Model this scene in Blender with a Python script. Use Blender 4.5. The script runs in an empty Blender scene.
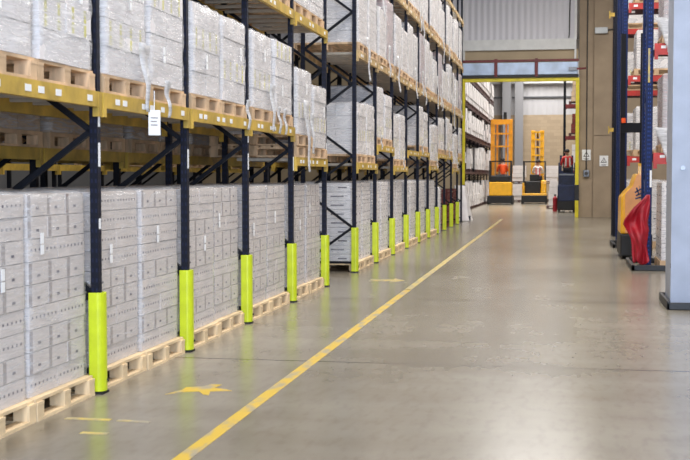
import bpy, math, random
from mathutils import Vector, Matrix, noise
random.seed(7)
C = bpy.context.scene.collection
PI = math.pi

# ------------------------------------------------------------------ materials
def lin(c):
    return tuple(((v/255)/12.92 if v/255 <= .04045 else (((v/255)+.055)/1.055)**2.4) for v in c) + (1,)

def mat(name, rgb, rough=.6, metal=0, vary=0., scale=4., stretch=(1, 1, 1), bump=0., bscale=30., coat=0, spec=.5):
    m = bpy.data.materials.new(name); m.use_nodes = True
    nt = m.node_tree; b = nt.nodes['Principled BSDF']
    b.inputs['Base Color'].default_value = lin(rgb)
    b.inputs['Roughness'].default_value = rough
    b.inputs['Metallic'].default_value = metal
    b.inputs['Specular IOR Level'].default_value = spec
    if coat: b.inputs['Coat Weight'].default_value = coat
    tc = nt.nodes.new('ShaderNodeTexCoord'); mp = nt.nodes.new('ShaderNodeMapping')
    mp.inputs['Scale'].default_value = stretch
    nt.links.new(tc.outputs['Object'], mp.inputs['Vector'])
    if vary:
        n = nt.nodes.new('ShaderNodeTexNoise'); n.inputs['Scale'].default_value = scale; n.inputs['Detail'].default_value = 5
        nt.links.new(mp.outputs['Vector'], n.inputs['Vector'])
        r = nt.nodes.new('ShaderNodeValToRGB')
        r.color_ramp.elements[0].position = .3; r.color_ramp.elements[1].position = .7
        r.color_ramp.elements[0].color = lin([max(0, v*(1-vary)) for v in rgb])
        r.color_ramp.elements[1].color = lin([min(255, v*(1+vary*.6)) for v in rgb])
        nt.links.new(n.outputs['Fac'], r.inputs['Fac']); nt.links.new(r.outputs['Color'], b.inputs['Base Color'])
    if bump:
        n2 = nt.nodes.new('ShaderNodeTexNoise'); n2.inputs['Scale'].default_value = bscale
        nt.links.new(mp.outputs['Vector'], n2.inputs['Vector'])
        bp = nt.nodes.new('ShaderNodeBump'); bp.inputs['Strength'].default_value = bump; bp.inputs['Distance'].default_value = .01
        nt.links.new(n2.outputs['Fac'], bp.inputs['Height']); nt.links.new(bp.outputs['Normal'], b.inputs['Normal'])
    return m

M = {}
M['navy'] = mat('navy_paint', (13, 15, 24), .6, spec=.25, vary=.2)
M['blue'] = mat('blue_paint', (24, 38, 80), .42, vary=.18)
M['black'] = mat('black_rubber', (26, 26, 28), .5, vary=.2)
M['beam'] = mat('ochre_beam_paint', (198, 164, 70), .5, vary=.16, scale=5)
M['beamfar'] = mat('tan_beam_paint', (196, 166, 116), .55, vary=.2, scale=5)
M['redbeam'] = mat('red_beam_paint', (190, 52, 42), .45, vary=.15)
M['guard'] = mat('yellow_green_plastic', (200, 214, 34), .38, vary=.06, scale=7)
M['wood'] = mat('pallet_pine', (226, 200, 160), .75, vary=.14, scale=3, stretch=(6, 1, 1), bump=.3)
M['wood2'] = mat('pallet_pine_aged', (208, 176, 140), .8, vary=.2, scale=3, stretch=(6, 1, 1), bump=.3)
M['carton'] = mat('grey_card', (206, 197, 192), .7, vary=.05, scale=3)
M['carton2'] = mat('pale_card', (224, 219, 218), .65, vary=.05, scale=3)
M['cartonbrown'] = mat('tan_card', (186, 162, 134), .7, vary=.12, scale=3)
M['mark'] = mat('print_ink', (86, 80, 90), .7)
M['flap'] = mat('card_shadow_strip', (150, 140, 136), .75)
M['yprint'] = mat('yellow_print', (206, 200, 128), .65, vary=.12)
M['paper'] = mat('white_paper', (236, 236, 236), .6)
M['whitepaint'] = mat('white_paint', (222, 222, 220), .5, vary=.04)
M['ochre'] = mat('goal_yellow', (222, 205, 20), .4, vary=.08)
M['orange'] = mat('truck_orange', (240, 160, 24), .35, vary=.06, coat=.3)
M['orangeyellow'] = mat('truck_yellow', (240, 178, 22), .35, vary=.06, coat=.3)
M['peach'] = mat('peach_panel', (232, 164, 104), .45, vary=.06)
M['heater'] = mat('galvanised_panel', (186, 204, 230), .35, .1, vary=.12, scale=2, bump=.15, bscale=4)
M['darkred'] = mat('oxide_red_steel', (112, 40, 42), .5, vary=.15)
M['galv'] = mat('pale_blue_painted_steel', (164, 172, 190), .42, vary=.06, scale=3, bump=.05)
M['redcloth'] = mat('red_tarpaulin', (168, 20, 38), .5, vary=.12, scale=5)
M['crate'] = mat('oxblood_crate_plastic', (112, 48, 42), .5, vary=.15)
M['supportbar'] = mat('galvanised_bar', (186, 176, 160), .5, vary=.1)

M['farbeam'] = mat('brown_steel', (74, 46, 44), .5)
M['cartonlilac'] = mat('lilac_brown_card', (182, 164, 166), .7, vary=.08)
M['skin'] = mat('skin', (196, 146, 120), .55)
M['hair'] = mat('dark_hair', (38, 30, 26), .7)
M['hivis'] = mat('orange_hi_vis_cloth', (255, 92, 30), .7, vary=.05)
M['hivisred'] = mat('red_work_jacket', (206, 54, 52), .7)
M['white cloth'] = mat('white_cloth', (228, 226, 224), .7)
M['trouser'] = mat('dark_trouser_cloth', (38, 40, 52), .8)
M['steel'] = mat('grey_steel', (120, 122, 126), .35, .7)
M['greybox'] = mat('pale_grey_enclosure', (200, 204, 206), .4)
M['conduit'] = mat('dark_conduit', (62, 58, 54), .5)

def perforated(name, rgb):
    m = mat(name, rgb, .6, vary=.12, spec=.25); nt = m.node_tree; b = nt.nodes['Principled BSDF']
    src = b.inputs['Base Color'].links[0].from_socket
    geo = nt.nodes.new('ShaderNodeTexCoord'); s = nt.nodes.new('ShaderNodeSeparateXYZ'); nt.links.new(geo.outputs['Object'], s.inputs[0])
    def mth(op, a, bb=None):
        n = nt.nodes.new('ShaderNodeMath'); n.operation = op
        for i, v in enumerate((a, bb)):
            if v is None: continue
            if isinstance(v, (int, float)): n.inputs[i].default_value = v
            else: nt.links.new(v, n.inputs[i])
        return n.outputs[0]
    fz = mth('ABSOLUTE', mth('SUBTRACT', mth('FRACT', mth('MULTIPLY', s.outputs['Z'], 1/.075)), .5))
    slot = mth('LESS_THAN', fz, .2)
    ax = mth('ABSOLUTE', s.outputs['X']); ay = mth('ABSOLUTE', s.outputs['Y'])
    cx = mth('LESS_THAN', mth('ABSOLUTE', mth('SUBTRACT', ax, .016)), .007)
    cy = mth('LESS_THAN', mth('ABSOLUTE', mth('SUBTRACT', ay, .016)), .007)
    f = mth('MULTIPLY', slot, mth('MAXIMUM', cx, cy))
    mix = nt.nodes.new('ShaderNodeMix'); mix.data_type = 'RGBA'
    nt.links.new(f, mix.inputs['Factor']); nt.links.new(src, mix.inputs[6]); mix.inputs[7].default_value = lin([v*1.8 for v in rgb])
    nt.links.new(mix.outputs[2], b.inputs['Base Color'])
    return m
M['navyp'] = perforated('navy_perforated_post', (15, 18, 32))
M['bluep'] = perforated('blue_perforated_post', (24, 40, 84))

def film_mat(name='stretch_film', lo=.08, hi=.44):
    m = bpy.data.materials.new(name); m.use_nodes = True
    nt = m.node_tree; b = nt.nodes['Principled BSDF']; out = nt.nodes['Material Output']
    b.inputs['Base Color'].default_value = lin((236, 236, 238)); b.inputs['Roughness'].default_value = .22
    tr = nt.nodes.new('ShaderNodeBsdfTransparent'); mx = nt.nodes.new('ShaderNodeMixShader')
    tc = nt.nodes.new('ShaderNodeTexCoord'); mp = nt.nodes.new('ShaderNodeMapping')
    mp.inputs['Scale'].default_value = (2.0, 2.0, 16); mp.inputs['Rotation'].default_value = (.2, .1, 0)
    oi = nt.nodes.new('ShaderNodeObjectInfo'); vm = nt.nodes.new('ShaderNodeVectorMath'); vm.operation = 'ADD'
    sc = nt.nodes.new('ShaderNodeMath'); sc.operation = 'MULTIPLY'; sc.inputs[1].default_value = 37
    nt.links.new(oi.outputs['Random'], sc.inputs[0])
    nt.links.new(tc.outputs['Object'], vm.inputs[0]); nt.links.new(sc.outputs[0], vm.inputs[1])
    nt.links.new(vm.outputs[0], mp.inputs[0])
    n = nt.nodes.new('ShaderNodeTexNoise'); n.inputs['Scale'].default_value = 1.6; n.inputs['Detail'].default_value = 6; n.inputs['Distortion'].default_value = 1.2
    nt.links.new(mp.outputs[0], n.inputs['Vector'])
    r = nt.nodes.new('ShaderNodeValToRGB'); e = r.color_ramp.elements
    e[0].position = .3; e[0].color = (lo, lo, lo, 1); e[1].position = .74; e[1].color = (hi, hi, hi, 1)
    nt.links.new(n.outputs['Fac'], r.inputs['Fac'])
    nt.links.new(r.outputs['Color'], mx.inputs[0]); nt.links.new(tr.outputs[0], mx.inputs[1]); nt.links.new(b.outputs[0], mx.inputs[2])
    mp2 = nt.nodes.new('ShaderNodeMapping'); mp2.inputs['Scale'].default_value = (3, 3, 20); mp2.inputs['Rotation'].default_value = (.35, .1, 0)
    nt.links.new(vm.outputs[0], mp2.inputs[0])
    n2 = nt.nodes.new('ShaderNodeTexNoise'); n2.inputs['Scale'].default_value = 2; n2.inputs['Detail'].default_value = 4; n2.inputs['Distortion'].default_value = .8
    nt.links.new(mp2.outputs[0], n2.inputs['Vector'])
    bp = nt.nodes.new('ShaderNodeBump'); bp.inputs['Strength'].default_value = .6; bp.inputs['Distance'].default_value = .016
    nt.links.new(n2.outputs['Fac'], bp.inputs['Height']); nt.links.new(bp.outputs[0], b.inputs['Normal'])
    b.inputs['Roughness'].default_value = .14; b.inputs['Specular IOR Level'].default_value = .8
    nt.links.new(mx.outputs[0], out.inputs[0])
    return m
M['film'] = film_mat()
M['film2'] = film_mat('thick_stretch_film', .16, .58)
M['tailfilm'] = film_mat('loose_white_film', .35, .85)

def floor_mat():
    m = bpy.data.materials.new('polished_concrete'); m.use_nodes = True
    nt = m.node_tree; b = nt.nodes['Principled BSDF']; L = nt.links.new
    tc = nt.nodes.new('ShaderNodeTexCoord')
    def nz(scale, st, detail=6, dist=0):
        mp = nt.nodes.new('ShaderNodeMapping'); mp.inputs['Scale'].default_value = st; L(tc.outputs['Object'], mp.inputs[0])
        n = nt.nodes.new('ShaderNodeTexNoise'); n.inputs['Scale'].default_value = scale; n.inputs['Detail'].default_value = detail; n.inputs['Distortion'].default_value = dist
        L(mp.outputs[0], n.inputs['Vector']); return n.outputs['Fac']
    big = nz(.35, (1, .6, 1)); streak = nz(1.2, (2.2, .35, 1), 4); fine = nz(9, (1.6, .5, 1), 5); cross = nz(1.0, (.5, 1.6, 1), 4)
    r = nt.nodes.new('ShaderNodeValToRGB'); e = r.color_ramp.elements
    e[0].position = .2; e[0].color = lin((126, 119, 105)); e[1].position = .8; e[1].color = lin((172, 166, 154))
    L(big, r.inputs[0])
    def mul(prev, fac, lo, amt, p0=.22, p1=.8):
        rr = nt.nodes.new('ShaderNodeValToRGB'); rr.color_ramp.elements[0].position = p0; rr.color_ramp.elements[1].position = p1
        rr.color_ramp.elements[0].color = lo; rr.color_ramp.elements[1].color = (1, 1, 1, 1); L(fac, rr.inputs[0])
        mx = nt.nodes.new('ShaderNodeMix'); mx.data_type = 'RGBA'; mx.blend_type = 'MULTIPLY'; mx.inputs['Factor'].default_value = amt
        L(prev, mx.inputs[6]); L(rr.outputs[0], mx.inputs[7]); return mx.outputs[2]
    c = mul(r.outputs[0], streak, (.62, .58, .53, 1), .6)
    c = mul(c, cross, (.62, .58, .52, 1), .75)
    c = mul(c, fine, (.6, .57, .54, 1), .4, .25, .5)
    # saw-cut joints across the aisle
    s = nt.nodes.new('ShaderNodeSeparateXYZ'); L(tc.outputs['Object'], s.inputs[0])
    def mth(op, a, v):
        n = nt.nodes.new('ShaderNodeMath'); n.operation = op; L(a, n.inputs[0]); n.inputs[1].default_value = v; return n.outputs[0]
    j = mth('LESS_THAN', mth('ABSOLUTE', mth('SUBTRACT', mth('FRACT', mth('MULTIPLY', mth('ADD', s.outputs['Y'], -10.4), 1/5.5)  , 0), 0), 0), .008)
    mx = nt.nodes.new('ShaderNodeMix'); mx.data_type = 'RGBA'; L(j, mx.inputs['Factor']); L(c, mx.inputs[6]); mx.inputs[7].default_value = lin((72, 66, 60))
    L(mx.outputs[2], b.inputs['Base Color'])
    rr = nt.nodes.new('ShaderNodeMapRange'); rr.inputs['To Min'].default_value = .2; rr.inputs['To Max'].default_value = .26
    L(streak, rr.inputs['Value']); L(rr.outputs[0], b.inputs['Roughness'])
    b.inputs['Specular IOR Level'].default_value = .45
    return m
M['floor'] = floor_mat()

def worn_paint(name, rgb, thr=.47):
    m = mat(name, rgb, .45); nt = m.node_tree; b = nt.nodes['Principled BSDF']
    tc = nt.nodes.new('ShaderNodeTexCoord'); mp = nt.nodes.new('ShaderNodeMapping'); mp.inputs['Scale'].default_value = (1, .4, 1)
    nt.links.new(tc.outputs['Object'], mp.inputs[0])
    n = nt.nodes.new('ShaderNodeTexNoise'); n.inputs['Scale'].default_value = 9; n.inputs['Detail'].default_value = 8
    nt.links.new(mp.outputs[0], n.inputs['Vector'])
    r = nt.nodes.new('ShaderNodeValToRGB'); e = r.color_ramp.elements
    e[0].position = thr-.12; e[0].color = lin((158, 148, 128)); e[1].position = thr+.06; e[1].color = lin(rgb)
    nt.links.new(n.outputs['Fac'], r.inputs[0]); nt.links.new(r.outputs[0], b.inputs['Base Color'])
    return m
M['line'] = worn_paint('worn_yellow_paint', (206, 172, 52), .47)
M['linepale'] = worn_paint('faded_yellow_paint', (200, 176, 96), .5)

def cladding(name, rgb, pitch=.25):
    m = mat(name, rgb, .45); nt = m.node_tree; b = nt.nodes['Principled BSDF']
    tc = nt.nodes.new('ShaderNodeTexCoord'); w = nt.nodes.new('ShaderNodeTexWave'); w.inputs['Scale'].default_value = 1/pitch/3.14
    w.bands_direction = 'X'; nt.links.new(tc.outputs['Object'], w.inputs['Vector'])
    bp = nt.nodes.new('ShaderNodeBump'); bp.inputs['Strength'].default_value = 1; bp.inputs['Distance'].default_value = .022
    nt.links.new(w.outputs['Fac'], bp.inputs['Height']); nt.links.new(bp.outputs[0], b.inputs['Normal'])
    return m
M['clad'] = cladding('pale_profiled_cladding', (214, 212, 218))

def blockwork(name, rgb, w=.45, h=.22, mort=.012, dark=.85):
    m = mat(name, rgb, .85); nt = m.node_tree; b = nt.nodes['Principled BSDF']
    tc = nt.nodes.new('ShaderNodeTexCoord'); mp = nt.nodes.new('ShaderNodeMapping'); mp.inputs['Rotation'].default_value = (PI/2, 0, 0)
    nt.links.new(tc.outputs['Object'], mp.inputs[0])
    br = nt.nodes.new('ShaderNodeTexBrick'); br.inputs['Scale'].default_value = 1
    br.inputs['Brick Width'].default_value = w; br.inputs['Row Height'].default_value = h; br.inputs['Mortar Size'].default_value = mort
    br.inputs['Color1'].default_value = lin(rgb); br.inputs['Color2'].default_value = lin([v*.94 for v in rgb]); br.inputs['Mortar'].default_value = lin([v*dark for v in rgb])
    nt.links.new(mp.outputs[0], br.inputs['Vector']); nt.links.new(br.outputs[0], b.inputs['Base Color'])
    return m
M['block'] = blockwork('tan_blockwork', (186, 166, 140), mort=.008, dark=.92)
M['clad2'] = cladding('grey_profiled_cladding', (196, 195, 198), .4)
M['wallbeige'] = mat('beige_wall', (184, 166, 138), .85, vary=.05, scale=1)
M['wallgrey'] = mat('grey_wall', (112, 112, 114), .8, vary=.05, scale=1)
M['panelwall'] = mat('precast_concrete', (160, 142, 120), .85, vary=.07, scale=1.5, bump=.1)
M['ceil'] = mat('grey_roof_lining', (128, 128, 130), .7)

# ------------------------------------------------------------------ mesh helper
class MB:
    def __init__(s): s.v = []; s.f = []; s.m = []; s.smooth = False
    def add(s, vs, fs, mi=0):
        o = len(s.v); s.v += [tuple(v) for v in vs]; s.f += [tuple(i+o for i in f) for f in fs]; s.m += [mi]*len(fs); return s
    def box(s, x0, x1, y0, y1, z0, z1, mi=0):
        vs = [(x, y, z) for z in (z0, z1) for y in (y0, y1) for x in (x0, x1)]
        return s.add(vs, [(0, 2, 3, 1), (4, 5, 7, 6), (0, 1, 5, 4), (2, 6, 7, 3), (0, 4, 6, 2), (1, 3, 7, 5)], mi)
    def bar(s, p, q, w, h=None, mi=0):
        p = Vector(p); q = Vector(q); d = (q-p).normalized(); h = h or w
        up = Vector((0, 0, 1)) if abs(d.z) < .95 else Vector((0, 1, 0))
        a = d.cross(up).normalized()*w/2; b = a.cross(d).normalized()*h/2
        vs = [c+sa*a+sb*b for c in (p, q) for sa, sb in ((-1, -1), (1, -1), (1, 1), (-1, 1))]
        return s.add(vs, [(0, 3, 2, 1), (4, 5, 6, 7), (0, 1, 5, 4), (1, 2, 6, 5), (2, 3, 7, 6), (3, 0, 4, 7)], mi)
    def tube(s, p, q, r, n=12, mi=0, r2=None):
        p = Vector(p); q = Vector(q); d = (q-p).normalized(); r2 = r if r2 is None else r2
        up = Vector((0, 0, 1)) if abs(d.z) < .95 else Vector((0, 1, 0))
        a = d.cross(up).normalized(); b = a.cross(d).normalized()
        vs = [c+rr*(math.cos(2*PI*i/n)*a+math.sin(2*PI*i/n)*b) for c, rr in ((p, r), (q, r2)) for i in range(n)]
        fs = [(i, (i+1) % n, n+(i+1) % n, n+i) for i in range(n)]+[tuple(range(n))[::-1], tuple(range(n, 2*n))]
        return s.add(vs, fs, mi)
    def prism(s, pts, axis, a, b, mi=0):
        n = len(pts)
        def P(p, t): return {'x': (t, p[0], p[1]), 'y': (p[0], t, p[1]), 'z': (p[0], p[1], t)}[axis]
        vs = [P(p, a) for p in pts]+[P(p, b) for p in pts]
        return s.add(vs, [tuple(range(n))[::-1], tuple(range(n, 2*n))]+[(i, (i+1) % n, n+(i+1) % n, n+i) for i in range(n)], mi)
    def mesh(s, name, mats):
        me = bpy.data.meshes.new(name); me.from_pydata(s.v, [], s.f)
        for m in mats: me.materials.append(m)
        for p, mi in zip(me.polygons, s.m): p.material_index = mi; p.use_smooth = s.smooth
        me.update(); return me
    def build(s, name, mats, parent=None, loc=(0, 0, 0), bevel=0):
        if not isinstance(mats, (list, tuple)): mats = [mats]
        o = bpy.data.objects.new(name, s.mesh(name, mats)); C.objects.link(o); o.location = loc
        if parent: o.parent = parent
        if bevel:
            b = o.modifiers.new('bevel', 'BEVEL'); b.width = bevel; b.segments = 2; b.limit_method = 'ANGLE'
        return o

def tag(o, label, cat, group=None):
    o['label'] = label; o['category'] = cat; o['kind'] = 'thing'
    if group: o['group'] = group
    return o
def thing(name, label='', cat='', loc=(0, 0, 0), rz=0, group=None):
    o = bpy.data.objects.new(name, None); C.objects.link(o); o.location = loc; o.rotation_euler = (0, 0, rz); o.empty_display_size = .2
    return tag(o, label, cat, group)
def struct(name, mb, m, bevel=0):
    o = mb.build(name, m, bevel=bevel); o['kind'] = 'structure'; return o
def copy_tree(o, parent=None):
    c = o.copy(); C.objects.link(c)
    if parent: c.parent = parent
    for ch in list(o.children): copy_tree(ch, c)
    return c
class Kit:
    """one kind of thing: the first placing builds it, the rest are copies"""
    def __init__(s, fn): s.fn = fn; s.o = None
    def place(s, loc, label, cat, group=None, rz=0):
        if s.o is None: o = s.o = s.fn()
        else: o = copy_tree(s.o)
        o.location = loc; o.rotation_euler = (0, 0, rz); tag(o, label, cat, group); return o

# ------------------------------------------------------------------ the setting
ORD = ['first', 'second', 'third', 'fourth', 'fifth', 'sixth', 'seventh', 'eighth', 'ninth', 'tenth', 'eleventh', 'twelfth', 'thirteenth', 'fourteenth', 'fifteenth', 'sixteenth']
XL, XR, YB, YW, YF, ZC = -15., 14., -8., 49., 84., 11.
struct('floor', MB().box(XL, XR, YB, YF+.3, -.2, 0), M['floor'])
struct('ceiling', MB().box(XL, XR, YB, YF+.3, ZC, ZC+.2), M['ceil'])
struct('wall_left', MB().box(XL-.2, XL, YB, YF+.3, 0, ZC), M['wallgrey'])
struct('wall_right', MB().box(XR, XR+.2, YB, YF+.3, 0, ZC), M['wallgrey'])
struct('wall_back', MB().box(XL, XR, YB-.2, YB, 0, ZC), M['wallgrey'])
# far wall with the framed opening
w = MB()
w.box(XL, -3.92, YW, YW+.3, 0, 7.1)
w.box(-3.92, .68, YW, YW+.3, 5.6, 6.72)
struct('wall_far', w, M['wallbeige'])
struct('wall_far_cladding', MB().box(XL, .62, YW+.02, YW+.25, 7.1, ZC), M['clad'])
struct('trim_1', MB().box(-4.6, .6, YW-.12, YW+.02, 6.7, 7.12), M['whitepaint'])
w = MB().box(.72, 1.28, YW-.02, YW+.3, 0, ZC).box(1.30, 1.98, YW-.12, YW+.3, 0, 3.25).box(1.30, 1.98, YW-.12, YW+.3, 3.27, ZC).box(1.98, XR, YW, YW+.3, 0, ZC)
w.box(.72, 1.98, YW, YW+.2, 0, ZC)
struct('wall_far_concrete', w, M['panelwall'])
struct('trim_2', MB().box(.52, .6, YW-.1, YW+.02, 6.3, ZC), M['whitepaint'])
struct('trim_3', MB().box(-3.9, -3.83, YW-.1, YW+.02, 6.3, 6.7).box(-3.95, -3.88, YW-.1, YW+.02, 7.12, ZC), M['whitepaint'])
# second hall
struct('wall_end', MB().box(-15, 14, YF, YF+.3, 0, 5.86), M['block'])
struct('wall_end_cladding', MB().box(-15, 14, YF, YF+.3, 5.86, ZC), M['clad2'])
struct('trim_4', MB().box(-3.3, 2, YF-.08, YF, 7.0, 7.12).box(-8, -3.9, YF-.08, YF, 7.0, 7.12), M['steel'])
struct('trim_5', MB().box(-8, 4, YF-.3, YF-.1, 8.0, 8.2), M['whitepaint'])

# yellow goal frame round the opening
g = thing('doorway_goalpost', 'bright yellow steel goalpost frame around the far doorway, with black bands', 'frame', (0, 48.7, 0))
for sx in (-3.86, .66):
    p = MB().box(sx-.07, sx+.07, -.07, .07, 0, 5.42).build('post', M['ochre'], g, bevel=.01)
    MB().box(sx-.085, sx+.085, -.085, .085, .68, 1.3).build('black_band', M['black'], p)
MB().box(-3.93, .73, -.07, .07, 5.42, 5.56).build('crossbar', M['ochre'], g, bevel=.01)

# bluish metal panels above the opening
ph = thing('overdoor_panel_unit', 'row of three bluish metal panels in dark red frame above the yellow doorway', 'door panels', (0, 48.6, 0))
for i, (a, b) in enumerate(((-3.9, -2.62), (-2.5, -1.02), (-.9, .66))):
    MB().box(a, b, -.06, .1, 5.68, 6.17).build('panel', M['heater'], ph, bevel=.02)
for a in (-2.56, -.96): MB().box(a-.06, a+.06, -.1, .1, 5.6, 6.32).build('divider', M['darkred'], ph)
MB().box(-3.95, .7, -.03, .12, 6.2, 6.29).build('top_rail', M['darkred'], ph)
MB().box(-3.9, .7, -.05, .12, 5.58, 5.67).build('bottom_rail', M['black'], ph)
b = MB().box(.3, .62, -.16, -.06, 5.82, 5.95).build('motor', M['steel'], ph)
MB().tube((.62, -.11, 5.88), (.98, -.11, 5.9), .04).build('drive_shaft', M['darkred'], ph)

# signs, conduit and boxes on the concrete wall
def warning_sign(x, z, y, label):
    t = thing('warning_sign', label, 'sign', (x, y, z))
    MB().box(-.17, .17, -.012, 0, -.21, .21).build('board', M['paper'], t)
    tri = MB().prism([(-.12, -.07), (.12, -.07), (0, .14)], 'y', -.018, -.012, 0)
    tri.prism([(-.08, -.045), (.08, -.045), (0, .095)], 'y', -.02, -.018, 1)
    tri.box(-.012, .012, -.023, -.02, -.01, .045, 0).box(-.012, .012, -.023, -.02, -.035, -.02, 0)
    tri.build('triangle', [M['conduit'], M['paper']], t)
    MB().box(-.11, .11, -.018, -.012, -.15, -.135).box(-.08, .08, -.018, -.012, -.185, -.17).build('text_line', M['mark'], t)
warning_sign(1.03, 2.49, 48.95, 'white warning sign with triangle above the small switch box on the wall')
warning_sign(1.71, 2.25, 48.86, 'white warning sign with triangle on the jutting wall panel, right of the switch box')
t = thing('switch_box', 'small grey switch box with conduit running up the concrete wall', 'switch', (1.03, 48.98, 1.75))
MB().box(-.12, .12, -.14, 0, -.14, .14).build('housing', M['steel'], t, bevel=.02)
MB().tube((0, -.14, 0), (0, -.19, 0), .07).build('knob', M['conduit'], t)
MB().tube((0, -.04, .14), (0, -.04, 7.5), .022).build('conduit', M['conduit'], t)
t = thing('wall_light', 'pale box light fitting high on the concrete wall', 'light fitting', (1.56, 48.88, 7.4))
MB().box(-.25, .25, -.16, 0, -.12, .12).build('housing', M['greybox'], t, bevel=.02)
MB().tube((.25, -.08, .02), (.55, -.08, .06), .025).build('cable', M['conduit'], t)
for xx in (.3,): tag(MB().tube((xx+.02, 48.9, 7.3), (xx+.05, 48.9, 9.6), .025, 8).tube((xx, 48.9, 7.14), (xx+.02, 48.9, 7.3), .025, 8).build('cable', M['conduit']), 'dark cable hanging down the pale cladding above the doorway', 'cable')

# ------------------------------------------------------------------ floor markings
def marking(pts, z, m, name, label, cat='floor marking'):
    o = MB().prism(pts, 'z', .0005, z, 0).build(name, m); tag(o, label, cat); return o
marking([(-2.21, 2), (-2.11, 2), (-2.11, 17.2), (-2.21, 17.2)], .002, M['line'], 'floor_line', 'long worn yellow line painted down the aisle, nearer stretch')
marking([(-2.21, 17.3), (-2.11, 17.3), (-2.12, 46), (-2.22, 46)], .002, M['linepale'], 'floor_line', 'thin faded yellow line painted down the aisle, farther stretch towards the trucks')
o = MB().prism([(-2.925, 8.621), (-2.859, 8.831), (-2.862, 8.942), (-2.744, 9.008), (-2.701, 9.108), (-2.619, 9.109), (-2.640, 8.959), (-2.530, 8.912), (-2.467, 8.858), (-2.627, 8.807), (-2.587, 8.644), (-2.643, 8.676), (-2.710, 8.792), (-2.802, 8.754)], 'z', .0005, .002)
tag(o.build('pedestrian_marking', M['line']), 'worn yellow walking figure painted on the floor beside the racking', 'floor marking')
o = MB()
for q in ([(-2.95, 18.6), (-2.6, 18.6), (-2.6, 18.9), (-2.95, 18.9)], [(-2.6, 18.4), (-2.4, 18.75), (-2.6, 19.1)]): o.prism(q, 'z', .0005, .002)
tag(o.build('arrow_marking', M['linepale']), 'faint yellow arrow painted on the floor by the rack gap', 'floor marking')
tag(MB().prism([(-3.3, 7.62), (-2.98, 7.62), (-2.98, 7.68), (-3.3, 7.68)], 'z', .0005, .002).prism([(-2.93, 7.62), (-2.7, 7.6), (-2.7, 7.65), (-2.93, 7.67)], 'z', .0005, .002).build('floor_line', M['linepale']),
    'faint short yellow stripe crossing the floor at the nearest guard', 'floor marking')
tag(MB().prism([(-3.02, 7.2), (-2.84, 7.2), (-2.84, 7.26), (-3.02, 7.26)], 'z', .0005, .002).build('floor_line', M['linepale']),
    'tiny faint yellow dash nearest the camera on the floor', 'floor marking')

# ------------------------------------------------------------------ racking parts
FX, RX = -3.455, -4.345        # front and rear post lines of the row beside the aisle
def make_frame(height, depth, pm, bm, detail=True, foot=True):
    """upright frame: front post at x=0, rear post at x=-depth"""
    def fn():
        t = thing('rack_upright')
        MB().box(-.032, .032, -.032, .032, .01, height).build('post', pm, t)
        o = MB().box(-.032, .032, -.032, .032, .01, height).build('post', pm, t); o.location.x = -depth
        if foot:
            MB().box(-.07, .07, -.07, .07, 0, .012).build('base_plate', M['black'], t)
            MB().box(-depth-.07, -depth+.07, -.07, .07, 0, .012).build('base_plate', M['black'], t)
        MB().bar((-.04, 0, .17), (-depth+.04, 0, .17), .04).build('brace', bm, t)
        z = .17; front = False; k = 0
        pts = [(-depth+.03, .17)]
        z = .77; side = True
        while z < height-.3:
            pts.append((-.03 if side else -depth+.03, z)); side = not side; z += .61
        if detail:
            for a, b in zip(pts, pts[1:]): MB().bar((a[0], 0, a[1]), (b[0], 0, b[1]), .042).build('brace', bm, t)
        else:
            m = MB()
            for a, b in zip(pts, pts[1:]): m.bar((a[0], 0, a[1]), (b[0], 0, b[1]), .042)
            m.build('bracing', bm, t)
        return t
    return fn
def make_beam(length, m, front=True, bars=0, depth=.89, labels=True, h=.115):
    """beam centred on y=0, top at z=0, outer face towards +x"""
    def fn():
        t = thing('rack_beam')
        rail = MB().box(-.05, 0, -length/2, length/2, -h, 0).build('rail', m, t)
        for s in (-1, 1):
            c = MB().box(-.045, .004, s*length/2-.03, s*length/2+.03, -h-.07, -.001)
            c.build('end_connector', m, t)
        if labels:
            for y in (-.78, -.62, -.18, .02, .3, .86):
                if random.random() < .75: MB().box(0, .003, y-.045, y+.045, -.08, -.035).build('barcode_label', M['paper'], rail)
        if bars:
            for i in range(bars):
                y = -length/2+(i+.5)*length/bars
                MB().box(-depth, -.05, y-.025, y+.025, -.05, -.008).build('support_bar', M['supportbar'], t)
        return t
    return fn

def make_guard():
    t = thing('post_guard')
    # U shaped plastic column guard, open towards the post
    n = 10
    out = [(.008+.047*math.cos(-PI/2+PI*i/n), .066*math.sin(-PI/2+PI*i/n)) for i in range(n+1)]
    inn = [(.004+.038*math.cos(PI/2-PI*i/n), .054*math.sin(PI/2-PI*i/n)) for i in range(n+1)]
    prof = [(-.06, -.066)]+out+[(-.06, .066), (-.06, .054)]+inn+[(-.06, -.054)]
    MB().prism(prof, 'z', .02, .77).build('shell', M['guard'], t, bevel=.004)
    MB().box(-.06, .05, -.055, .055, 0, .02).build('foot', M['black'], t)
    for z in (.1,): MB().tube((.045, .02, z), (.062, .02, z), .012, 8).build('bolt', M['black'], t)
    return t

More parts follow.
